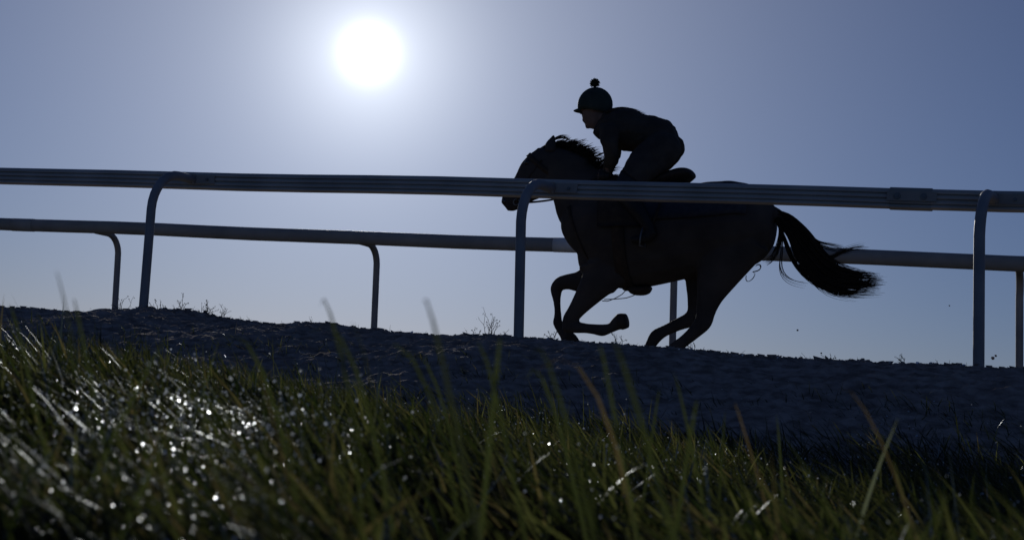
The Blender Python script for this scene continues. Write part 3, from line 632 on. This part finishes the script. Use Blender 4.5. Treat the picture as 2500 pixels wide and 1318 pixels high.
torso_r = resample(HORSE['torso'], 10)
def shell(i0, i1, th0, th1, scale, thick, n=26, hem=0.0):
    """cloth lying over the back between two barrel stations, angles measured from straight up"""
    v, f = [], []; rows = list(range(i0, i1 + 1))
    for layer in (0, 1):
        for i in rows:
            x, y, z, rx, rz, la = torso_r[i]
            for k in range(n):
                a = th0 + (th1 - th0) * k / (n - 1)
                e = scale + (thick / .35 if layer == 0 else 0) + .006 * math.sin(5 * a + i * .7) + hem * (i - i0) / (i1 - i0)
                v.append((x - rx * math.cos(a) * e, y + la * math.sin(a) * e, z - rz * math.cos(a) * e))
    m = len(rows) * n
    for i in range(len(rows) - 1):
        for k in range(n - 1):
            q = (i * n + k, i * n + k + 1, (i + 1) * n + k + 1, (i + 1) * n + k)
            f.append(q); f.append(tuple(m + j for j in q[::-1]))
    for k in range(n - 1):
        for e in (0, (len(rows) - 1) * n):
            f.append((e + k, e + k + 1, m + e + k + 1, m + e + k))
    for i in range(len(rows) - 1):
        for e in (0, n - 1):
            f.append((i * n + e, (i + 1) * n + e, m + (i + 1) * n + e, m + i * n + e))
    return v, f
mb = MB(); mb.add(*shell(45, 94, R(-80), R(80), 1.012, .010, hem=.012)); sheet = mb.build('quarter_sheet', M['cloth'])
sheet.location = HO; tag(sheet, "dark cloth sheet over the horse's back under the saddle", 'horse sheet')
saddle = empty('saddle', HO)
tag(saddle, 'dark exercise saddle with raised rear under the crouching rider', 'saddle')
mb = MB(); mb.loft(resample(TRACE['saddle'], 3), 18); mb.remesh('seat', M['leather'], saddle, .010, 3)
for s in (-1, 1):
    mb = MB(); mb.add(*shell(38, 56, s * R(25), s * R(88), 1.06, .012, 14)); mb.build('flap', M['leather'], saddle)
    foot = RIDER['foot_near' if s < 0 else 'foot_far'][2]
    fx, fy, fz = foot[0] + .02, foot[1], foot[2]
    mb = MB(); mb.tube([(fx + .10, s * .30, 1.22), (fx + .05, s * .345, 1.0), (fx, fy, fz + .10)], .009, 6); mb.build('stirrup_leather', M['leather'], saddle)
    mb = MB()
    mb.tube([(fx, fy - .06, fz - .045), (fx, fy - .05, fz + .03), (fx, fy, fz + .10), (fx, fy + .05, fz + .03), (fx, fy + .06, fz - .045), (fx, fy - .06, fz - .045)], .006, 8)
    mb.build('stirrup', M['steel'], saddle)
mb = MB(); mb.add(*band(HORSE['torso'], 45, 5, 1.035, 40)); girth = mb.build('girth', M['leather'])
girth.location = HO; tag(girth, "dark girth strap round the horse's belly with loose strings", 'girth')
mb = MB()
PO = .10; x, y, z, rx, rz, la = torso_r[47]
mb.loft(resample([(x - .075 + PO, -.02, z - .375, .0, -.012, .05), (x - .045 + PO, -.02, z - .388, .0, -.030, .09), (x + .005 + PO, -.02, z - .392, 0, -.034, .10), (x + .06 + PO, -.02, z - .384, 0, -.030, .09), (x + .085 + PO, -.02, z - .37, 0, -.012, .05)], 3), 14)
mb.build('girth_pad', M['leather'], girth)
for st in TRACE['strap']:
    mb = MB(); mb.tube([tuple(p) for p in rs(st, 14)], .0032, 5); mb.build('string', M['leather'], girth)
chest = HORSE['torso']
mb = MB(); mb.add(*band(HORSE['torso'], 22, 2, 1.03, 30)); bs = mb.build('breast_strap', M['leather']); bs.location = HO
tag(bs, "dark breast strap round the front of the horse's chest", 'breast strap')

# ------------------------------------------------------------------ rider
person = empty('person', HO)
tag(person, 'crouching rider in dark jacket and bobble cap on the galloping horse', 'person')
def hand_parts(mb, s, q=1.0):
    hx, hy, hz = hands[0 if s < 0 else 1]
    hy = s * .125
    P = lambda a, b, c: (hx + a, hy + s * b, hz + c)
    mb.tube([P(.045, .0, .0), P(.01, .004, 0), P(-.03, .004, 0)], [.026 * q, .034 * q, .028 * q], 12)
    for i, (zz, ln) in enumerate(((.028, .95), (.010, 1.05), (-.009, 1.0), (-.026, .82))):
        mb.tube([P(-.02, .010, zz), P(-.045 * ln, .006, zz), P(-.055 * ln, -.018, zz), P(-.034 * ln, -.040, zz), P(-.010, -.034, zz)],
                [r_ * q for r_ in (.0095, .0095, .0088, .0080, .0068)], 8)
    mb.tube([P(.012, -.004, .024), P(-.012, -.014, .044), P(-.036, -.022, .046), P(-.050, -.026, .040)], [r_ * q for r_ in (.013, .011, .010, .007)], 8)
mb = MB()
for k, rings in RIDER.items():
    sc = 1.0 if k in ('head', 'nose', 'lips', 'neck') else .86
    if k == 'neck': sc = .85
    mb.loft(resample([r[:3] + (r[3] * sc, r[4] * sc, r[5] * sc) for r in rings], 3), 16)
for s in (-1, 1):
    hand_parts(mb, s)
    h = RIDER['head'][2]
    mb.ellipsoid((h[0] + .012, s * (h[5] + .002), h[2] - .03), (.017, .008, .030))
mb.remesh('body', M['skin'], person, .0065, 3)
for s in (-1, 1):
    h = RIDER['head'][3]
    mb = MB(); mb.ellipsoid((h[0] + h[3] * 0 - .082, s * .031, h[2] - .004), (.012, .013, .011)); mb.build('eye', M['eye'], person)
mb = MB()
for k in ('torso', 'collar', 'arm_near', 'arm_far'):
    r = RIDER[k]; r = r if k == 'collar' else r[:-1]
    mb.loft(resample(r, 3), 18)
n = RIDER['neck']; mb.loft(resample([q[:3] + (q[3] * .98, q[4] * .98, q[5] * 1.05) for q in n[1:]], 3), 16)
mb.remesh('jacket', M['jacket'], person, .0085, 3, .007)
for s in (-1, 1):
    mb = MB(); hand_parts(mb, s, 1.12); mb.remesh('glove', M['boots'], person, .005, 2)
mb = MB()
for k in ('leg_near', 'leg_far'):
    mb.loft(resample(RIDER[k][:6], 3), 16)
t_ = RIDER['torso'][-3:]; mb.loft(resample([q[:3] + (q[3] * .98, q[4] * .98, q[5] * 1.0) for q in t_], 3), 16)
mb.remesh('breeches', M['breeches'], person, .0085, 3, .003)
for k in ('near', 'far'):
    mb = MB(); mb.loft(resample([q[:3] + (q[3] * 1.06, q[4] * 1.06, q[5] * 1.06) for q in RIDER['leg_' + k][5:]], 3), 16)
    mb.loft(resample([q[:3] + (q[3] * 1.06, q[4] * 1.06, q[5] * 1.06) for q in RIDER['foot_' + k]], 3), 14)
    mb.remesh('boot', M['boots'], person, .008, 2)
hc, hr = TRACE['helmet_c'], TRACE['helmet_r']
v, f = [], []
nu, nv = 28, 11
TILT = R(9)
for j in range(nv):
    a = R(112) * j / (nv - 1)
    for k in range(nu):
        b = 2 * math.pi * k / nu
        p = Vector((hr[0] * math.sin(a) * math.cos(b), .104 * math.sin(a) * math.sin(b), hr[1] * math.cos(a)))
        p = Matrix.Rotation(TILT, 3, 'Y') @ p
        v.append((hc[0] + p.x, p.y, hc[2] + p.z))
for j in range(nv - 1):
    for k in range(nu):
        f.append((j * nu + k, (j + 1) * nu + k, (j + 1) * nu + (k + 1) % nu, j * nu + (k + 1) % nu))
helmet = mesh_obj('helmet', v, f, M['silk'], person)
sm = helmet.modifiers.new('thickness', 'SOLIDIFY'); sm.thickness = .012; sm.offset = -1
pk = TRACE['peak']
mb = MB(); rows = []
for t in np.linspace(0, 1, 6):
    for yy in np.linspace(-1, 1, 11):
        tipx = pk[1][0] + .062 * yy * yy; tipz = pk[1][2] + .004 - .010 * yy * yy
        bx, bz = pk[2][0] + .02 * yy * yy, pk[2][2] + .016 - .006 * yy * yy
        rows.append((bx + (tipx - bx) * t, yy * .082 * (1 - .12 * t), bz + (tipz - bz) * t + .012 * math.sin(math.pi * t)))
fq = [(i * 11 + j, i * 11 + j + 1, (i + 1) * 11 + j + 1, (i + 1) * 11 + j) for i in range(5) for j in range(10)]
mb.add(rows, fq); peak = mb.build('peak', M['silk'], helmet)
sm = peak.modifiers.new('thickness', 'SOLIDIFY'); sm.thickness = .008
pc = np.array(TRACE['pompom'])
V, F = [], []
mb = MB(); mb.ellipsoid(pc, (.024, .024, .024), 12, 8)
for h in range(420):
    d = rng.normal(size=3); d /= np.linalg.norm(d); e = np.cross(d, (.3, .5, .8)); e /= np.linalg.norm(e) + 1e-9
    b = pc + d * .018; t = pc + d * (rng.uniform(.024, .040) if d[2] > -.7 else .026)
    mb.add([b + e * .004, b - e * .004, t + e * .002, t - e * .002], [(0, 1, 3, 2)])
mb.tube([tuple(pc - np.array([0, 0, .02])), tuple(pc - np.array([-.002, 0, .040]))], .009, 8)
mb.build('pompom', M['silk'], helmet, False)
HG = [rs(g, 8) for g in TRACE['hair']]
def rider_hair():
    g = HG[int(rng.integers(0, 4))] * .6 + HG[int(rng.integers(0, 4))] * .4
    return (g + rng.normal(0, 1, 3) * np.array([.008, .02, .008]) * np.linspace(.4, 1, 8)[:, None])[:int(rng.integers(6, 9))]
strands('hair', rider_hair, 260, 8, .0028, M['ponytail'], person)

# ------------------------------------------------------------------ weeds on the crest
weed_labels = ['sparse weed between the two leftmost posts', 'tiny weed at the foot of the left ridged-rail post', 'small weed on the soil hump just right of the left post',
 'tall curled weed stem on the soil hump', 'wide spreading twiggy weed on the right side of the soil hump', 'low twiggy weed at the end of the soil hump',
 'tiny weed on the bank near the thin middle post', 'thin arching weed left of the middle ridged-rail post', 'tallest leafy weed left of the middle ridged-rail post',
 'low leafy weed touching the middle ridged-rail post', 'small leafy weed before the raised front hoof', 'leafy sprig under the folded front hoof',
 'curled sprig beside the rear hind hoof', 'tiny sprig on the bank below the tail', 'upright thin sprig on the bank left of the right post']
def weed(x, z, h, label, spread_, stems):
    y = 9.30; z = float(bank_z(x, y)) - .01
    root = empty('weed', (x, y, z)); tag(root, label, 'weed', 'weeds on top of the bank')
    st, lf = MB(), MB()
    for s in range(stems):
        a = rng.uniform(-1, 1) * spread_; hh = h * rng.uniform(.55, 1.15); p = Vector((rng.normal(0, .012), rng.normal(0, .015), 0)); d = Vector((a, rng.normal(0, .3), 1)).normalized()
        pts = [p.copy()]
        for i in range(7):
            d = (d + Vector((rng.normal(0, .22) + a * .10, rng.normal(0, .12), rng.normal(0, .10)))).normalized(); p = p + d * hh / 7; pts.append(p.copy())
            if i > 1 and rng.random() < .55:
                e = (d + Vector((rng.normal(0, .9), rng.normal(0, .5), .2))).normalized(); ln = hh * rng.uniform(.12, .35)
                st.tube([p, p + e * ln * .6, p + e * ln + Vector((0, 0, ln * .2))], [.0014, .0011, .0007], 3)
                q = p + e * ln
                for _ in range(2): leaf(lf, q + Vector(rng.normal(0, .004, 3)), rng.uniform(.004, .008))
            if rng.random() < .6: leaf(lf, p, rng.uniform(.004, .008))
        st.tube(pts, [.0022 * (1 - .6 * i / 7) for i in range(8)], 4)
    tag(st.build('stem', M['weed'], root), kind='stuff'); tag(lf.build('leaf', M['weed'], root, False), kind='stuff')
def leaf(mb, c, s):
    a, b = Vector(rng.normal(size=3)).normalized(), Vector(rng.normal(size=3)).normalized()
    c = Vector(c); mb.add([c - a * s, c + b * s * .5, c + a * s, c - b * s * .5], [(0, 1, 2, 3)])
for (x, z, h), lab in zip(TRACE['weeds'], weed_labels):
    wide = 'wide' in lab or 'low' in lab or 'sparse' in lab
    weed(x, z, h, lab, .9 if wide else .35, 7 if wide or 'tallest' in lab else (3 if 'thin' in lab else 4))
# short fringe of dead growth all along the crest
mb = MB()
for i in range(900):
    x = rng.uniform(-8.7, .1); y = 9.35 + rng.normal(0, .07); z = float(bank_z(x, y)) - .004
    clump = float(vnoise(x, y, 1.7, 3)); hh = rng.gamma(1.6, .006) + .005 + (.022 if -6.45 < x < -5.5 and rng.random() < .5 else 0) * rng.random()
    if clump < .35: hh *= .5
    a = rng.normal(0, .6)
    mb.tube([(x, y, z), (x + a * hh * .5, y, z + hh * .6), (x + a * hh, y + rng.normal(0, .004), z + hh)], [.0016, .0012, .0006], 3, False)
tag(mb.build('dead_stubble', M['weed']), 'short dead stubble fringing the top of the bank', 'stubble', kind='stuff')

# clods of earth thrown up behind the horse
clod_labels = ['small clod of earth in the air beside the right post', 'tiny clod just above the other one by the right post', 'tiny clod of earth flying below the tail',
               'tiny clod just above the bank below the tail', 'smallest clod of earth in the air left of the right post']
for p, lab, s in zip(TRACE['clods'], clod_labels, (.011, .008, .007, .006, .005)):
    mb = MB(); mb.ellipsoid((0, 0, 0), (s, s * .8, s * .8), 8, 6)
    mb.v = [tuple(np.array(q) * rng.uniform(.7, 1.35)) for q in mb.v]
    o = mb.build('earth_clod', M['soil'], None, False); o.location = p; tag(o, lab, 'clod', 'clods of earth in the air')

# ------------------------------------------------------------------ grass
def make_blades(n, az0, az1, r0, r1, lmin, lmax, wmul=1.0, power=1.0):
    u = rng.random(n); r = np.sqrt(r0 ** 2 + (r1 ** 2 - r0 ** 2) * u ** power); az = np.radians(rng.uniform(az0, az1, n))
    return r * np.sin(az), r * np.cos(az), rng.uniform(lmin, lmax, n) ** 1.0, wmul
def blades_mesh(x, y, length, width, lean_x, lean_y, curl, tone, segs=4, z=None):
    n = len(x); z = (np.where(y < 6.4, ground_z(x, y), terrain(x, y)) - .004) if z is None else z
    side_a = rng.uniform(0, math.pi, n)
    side = np.stack([np.cos(side_a), np.sin(side_a), rng.normal(0, .15, n)], -1)
    d = np.stack([lean_x, lean_y, np.ones(n)], -1); d /= np.linalg.norm(d, axis=1)[:, None]
    p = np.stack([x, y, z], -1); out = []
    bend = np.stack([lean_x + rng.normal(0, .35, n), lean_y + rng.normal(0, .35, n), np.full(n, -.35)], -1)
    cs = []
    for i in range(segs + 1):
        t = i / segs
        w = width * (1.0 - t ** 2.2) * (.75 + .6 * t * (1 - t) * 2)
        if i == segs: w = width * .04
        out.append(p - side * (w / 2)[:, None]); out.append(p + side * (w / 2)[:, None])
        cs.append(p.copy())
        d = d + bend * (curl / segs)[:, None] * (.4 + 1.4 * t); d /= np.linalg.norm(d, axis=1)[:, None]
        p = p + d * (length / segs)[:, None]
    co = np.stack(out, 1).reshape(-1, 3)
    k = 2 * (segs + 1); o = (np.arange(n) * k)[:, None, None]
    q = np.array([(2 * i, 2 * i + 1, 2 * i + 3, 2 * i + 2) for i in range(segs)])[None]
    f = (o + q).reshape(-1, 4)
    return co, f, np.repeat(tone, k, axis=0), np.stack(cs, 1)
def tones(n, dry=.10):
    t = rng.random(n)[:, None]
    t = t ** 1.6
    c = (1 - t) * np.array([.022, .032, .010]) + t * np.array([.125, .122, .055])
    c *= rng.uniform(.55, 1.35, n)[:, None]
    k = rng.random(n) < dry
    c[k] = np.array([.15, .115, .065]) * rng.uniform(.6, 1.2, k.sum())[:, None]
    return np.concatenate([c, np.ones((n, 1))], 1)
sets = []
def sow(n, az, r, ln, wd, dry=.1, lean=(-.38, .0), sd=.38, curl=.5, power=1.0, keep=None, y0=0.0, y1=7.3):
    a = np.radians(rng.uniform(az[0], az[1], n)); u = rng.random(n) ** power
    rad = np.sqrt(r[0] ** 2 + (r[1] ** 2 - r[0] ** 2) * u)
    x, y = rad * np.sin(a), rad * np.cos(a)
    k = (y < y1 - .5 * rng.random(n)) & (y > y0)
    clump = vnoise(x, y, 2.3, 5) * .6 + vnoise(x, y, 6.0, 6) * .4
    k &= rng.random(n) < np.clip(3.2 * (clump - .28), .06, 1)
    if keep is not None: k &= keep(x, y)
    x, y, clump = x[k], y[k], clump[k]; m = len(x)
    L = (rng.gamma(6, 1 / 6, m) * (ln[1] - ln[0]) * .6 + ln[0]) * (.7 + .6 * clump)
    sets.append(blades_mesh(x, y, L, rng.uniform(wd[0], wd[1], m), lean[0] + rng.normal(0, sd, m), lean[1] + rng.normal(0, sd, m), rng.gamma(2, curl / 2, m), tones(m, dry)))
AZ = (-50, 7)
def hollow(x, y):
    a, d = np.degrees(np.arctan2(x, y)), np.hypot(x, y)
    gap = np.exp(-((a + 20.5) / 2.6) ** 2 - ((d - 1.9) / .7) ** 2)
    return rng.random(len(x)) > gap * 1.1
def wet_patch(x, y):
    a, d = np.degrees(np.arctan2(x, y)), np.hypot(x, y)
    return np.exp(-((a + 32.0) / 4.2) ** 2 - ((d - 2.95) / .55) ** 2) + np.exp(-((a + 30.5) / 4.0) ** 2 - ((d - 1.95) / .25) ** 2)
def standing(x, y):
    return hollow(x, y) & (rng.random(len(x)) > wet_patch(x, y) * .68)
sow(50000, AZ, (1.6, 8.0), (.07, .19), (.0042, .0082), .10, (-1.0, .05), .5, .45, 1.0, standing)
sow(12000, AZ, (1.6, 8.0), (.05, .13), (.0028, .0055), .10, (-.2, .0), .6, .5, 1.0, standing)
sow(22000, AZ, (1.4, 8.0), (.02, .06), (.003, .006), .10, (-.6, 0), 1.0, 1.0, 1.0, hollow)
sow(3600, (-50, -17), (1.5, 3.4), (.10, .20), (.0045, .0078), .10, (-1.0, 0), .45, .45, 1.0, standing)
sow(120, (-50, -19), (1.2, 2.0), (.10, .19), (.0045, .0065), .12, (-.8, 0), .5, .4, 1.0, hollow)
sow(26000, AZ, (6.6, 10.5), (.03, .085), (.003, .006), .06, (-.7, 0), .7, .7, 1.0, None, 6.7, 8.35)
sow(6000, (-80, 50), (.35, 1.3), (.02, .05), (.003, .005), .1, (-.3, 0), .6, .6)
def tall_blades():
    """single long blades standing above the sward"""
    cols = {0: (.052, .062, .027), 1: (.04, .046, .03), 2: (.13, .09, .06), 3: (.16, .17, .15)}
    V, F, C, S = [], [], [], 6
    cen_ = []
    for n_, (bx, by, bz, mx, my, mz, tx, ty, tz, wd, tn) in enumerate(TRACE['blades']):
        b_, m_, t_ = np.array((bx, by, float(ground_z(bx, by)) - .01)), np.array((mx, my, mz)), np.array((tx, ty, tz))
        c_ = 2 * m_ - .5 * (b_ + t_) if mz > .02 else (b_ + t_) / 2
        sd = np.array((1.0, rng.normal(0, .5), rng.normal(0, .15))); sd /= np.linalg.norm(sd)
        pts = []
        for i in range(S + 1):
            u = i / S; p = b_ * (1 - u) ** 2 + c_ * 2 * u * (1 - u) + t_ * u * u
            w = wd * .001 * max(.06, (1 - u ** 3)) * .5
            V += [p - sd * w, p + sd * w]; C += [(*(np.array(cols[tn]) * rng.uniform(.85, 1.15)), 1)] * 2; pts.append(p)
        o = n_ * 2 * (S + 1)
        F += [(o + 2 * i, o + 2 * i + 1, o + 2 * i + 3, o + 2 * i + 2) for i in range(S)]
        cen_.append(np.array([pts[q] for q in (0, 2, 3, 4, 6)]))
    sets.append((np.array(V), np.array(F), np.array(C), np.array(cen_)))
tall_blades()
co = np.concatenate([s[0] for s in sets]); off = 0; fs, centers = [], []
for s in sets:
    fs.append(s[1] + off); off += len(s[0]); centers.append(s[3])
tag(fast_mesh('grass', co, np.concatenate(fs), M['grass'], colors=np.concatenate([s[2] for s in sets])),
    'wet backlit green grass with dry blades filling the foreground', 'grass', kind='stuff')

# melting frost on the blades, thickest in the hollows on the left
cen = np.concatenate(centers)
def frost(n, size, pick):
    i = pick(n); k = rng.integers(1, 5, len(i)); c = cen[i, k] + rng.normal(0, .0015, (len(i), 3))
    m = len(c); s = (rng.gamma(4, size / 4, m) + .0004) * np.clip(np.hypot(c[:, 0], c[:, 1]) / 3.6, .42, 1.1)
    a = rng.normal(size=(m, 3)); a /= np.linalg.norm(a, axis=1)[:, None]
    b = np.cross(a, rng.normal(size=(m, 3))); b /= np.linalg.norm(b, axis=1)[:, None]
    ring = [c + (a * math.cos(q) + b * math.sin(q) * .8) * s[:, None] for q in np.arange(6) * math.pi / 3]
    co = np.stack(ring, 1).reshape(-1, 3)
    return co, np.arange(m * 6).reshape(m, 6)
base = cen[:, 0]
dist = np.hypot(base[:, 0], base[:, 1]); azd = np.degrees(np.arctan2(base[:, 0], base[:, 1]))
patch = wet_patch(base[:, 0], base[:, 1])
spot = np.clip(vnoise(base[:, 0], base[:, 1], 3.3, 2) - .5, 0, 1)
wts = (.03 + patch * 4.0 + spot * .5) * (1 - .9 * np.exp(-((azd + 20.5) / 3) ** 2 - ((dist - 1.9) / .7) ** 2))
wts /= wts.sum()
co, fa = frost(13000, .0019, lambda n: rng.choice(len(cen), n, p=wts))
# melt-water drops hanging on the blades, crowded in the two wet hollows: each a small clear lens
pw = patch ** 1.2 * np.clip(3 * (vnoise(base[:, 0], base[:, 1], 6.0, 3) - .3), .05, 1); pw /= pw.sum()
rw = ((azd > -20) & (dist > 2.9) & (dist < 6.2)) * (.05 + spot * 2); rw = rw / rw.sum()
pick = np.concatenate([rng.choice(len(cen), 2700, p=pw), rng.choice(len(cen), 900, p=wts), rng.choice(len(cen), 1100, p=rw)]); m = len(pick)
c = cen[pick, rng.integers(1, 4, m)] + rng.normal(0, .001, (m, 3))
k = c[:, 2] < ground_z(c[:, 0], c[:, 1]) + rng.uniform(.02, .10, m); c = c[k]; m = len(c)
dd = np.hypot(c[:, 0], c[:, 1])
nrm = np.stack([rng.normal(.35, .45, m), rng.normal(-.9, .3, m), rng.normal(0, .35, m)], -1); nrm /= np.linalg.norm(nrm, axis=1)[:, None]
a = np.cross(nrm, (0, 0, 1.0)); a /= np.linalg.norm(a, axis=1)[:, None]; bb = np.cross(nrm, a)
sz = ((rng.gamma(3, .00042, m) + .0003) * np.clip(dd / 3.4, .40, 1.15))[:, None]
rim = [c + (a * math.cos(q) + bb * math.sin(q)) * sz for q in np.arange(6) * math.pi / 3]
drop = np.stack(rim + [c + nrm * sz * .35], 1).reshape(-1, 3)
tri = np.array([(q, (q + 1) % 6, 6) for q in range(6)])
bf = (tri[None] + (np.arange(m) * 7)[:, None, None]).reshape(-1, 3)
tag(fast_mesh('dew', drop, bf, M['dew']), 'glittering dew drops crowded in the wet hollows of the grass', 'dew', kind='stuff')
# frost rime on the crumbs of the bank's crest
n = 2600
x = rng.uniform(-8.8, .2, n); x = x[rng.random(n) < .15 + vnoise(x, x * 0, 1.3, 4)]; y = 9.36 + rng.normal(0, .10, len(x))
c = np.stack([x, y, bank_z(x, y) + .004], -1); m = len(c)
a = rng.normal(size=(m, 3)); a /= np.linalg.norm(a, axis=1)[:, None]
bb = np.cross(a, rng.normal(size=(m, 3))); bb /= np.linalg.norm(bb, axis=1)[:, None]
sz = (rng.gamma(3, .0011, m) + .001)[:, None]
ring = np.stack([c + (a * math.cos(q) * 1.6 + bb * math.sin(q)) * sz for q in np.arange(6) * math.pi / 3], 1).reshape(-1, 3)
tag(fast_mesh('rime', ring, np.arange(m * 6).reshape(m, 6), M['frost'], smooth=False), 'bright specks of frost along the crest of the bank', 'frost', kind='stuff')
tag(fast_mesh('frost', co, fa, M['frost'], smooth=False), 'sparkling frost flakes on the grass blades', 'frost', kind='stuff')
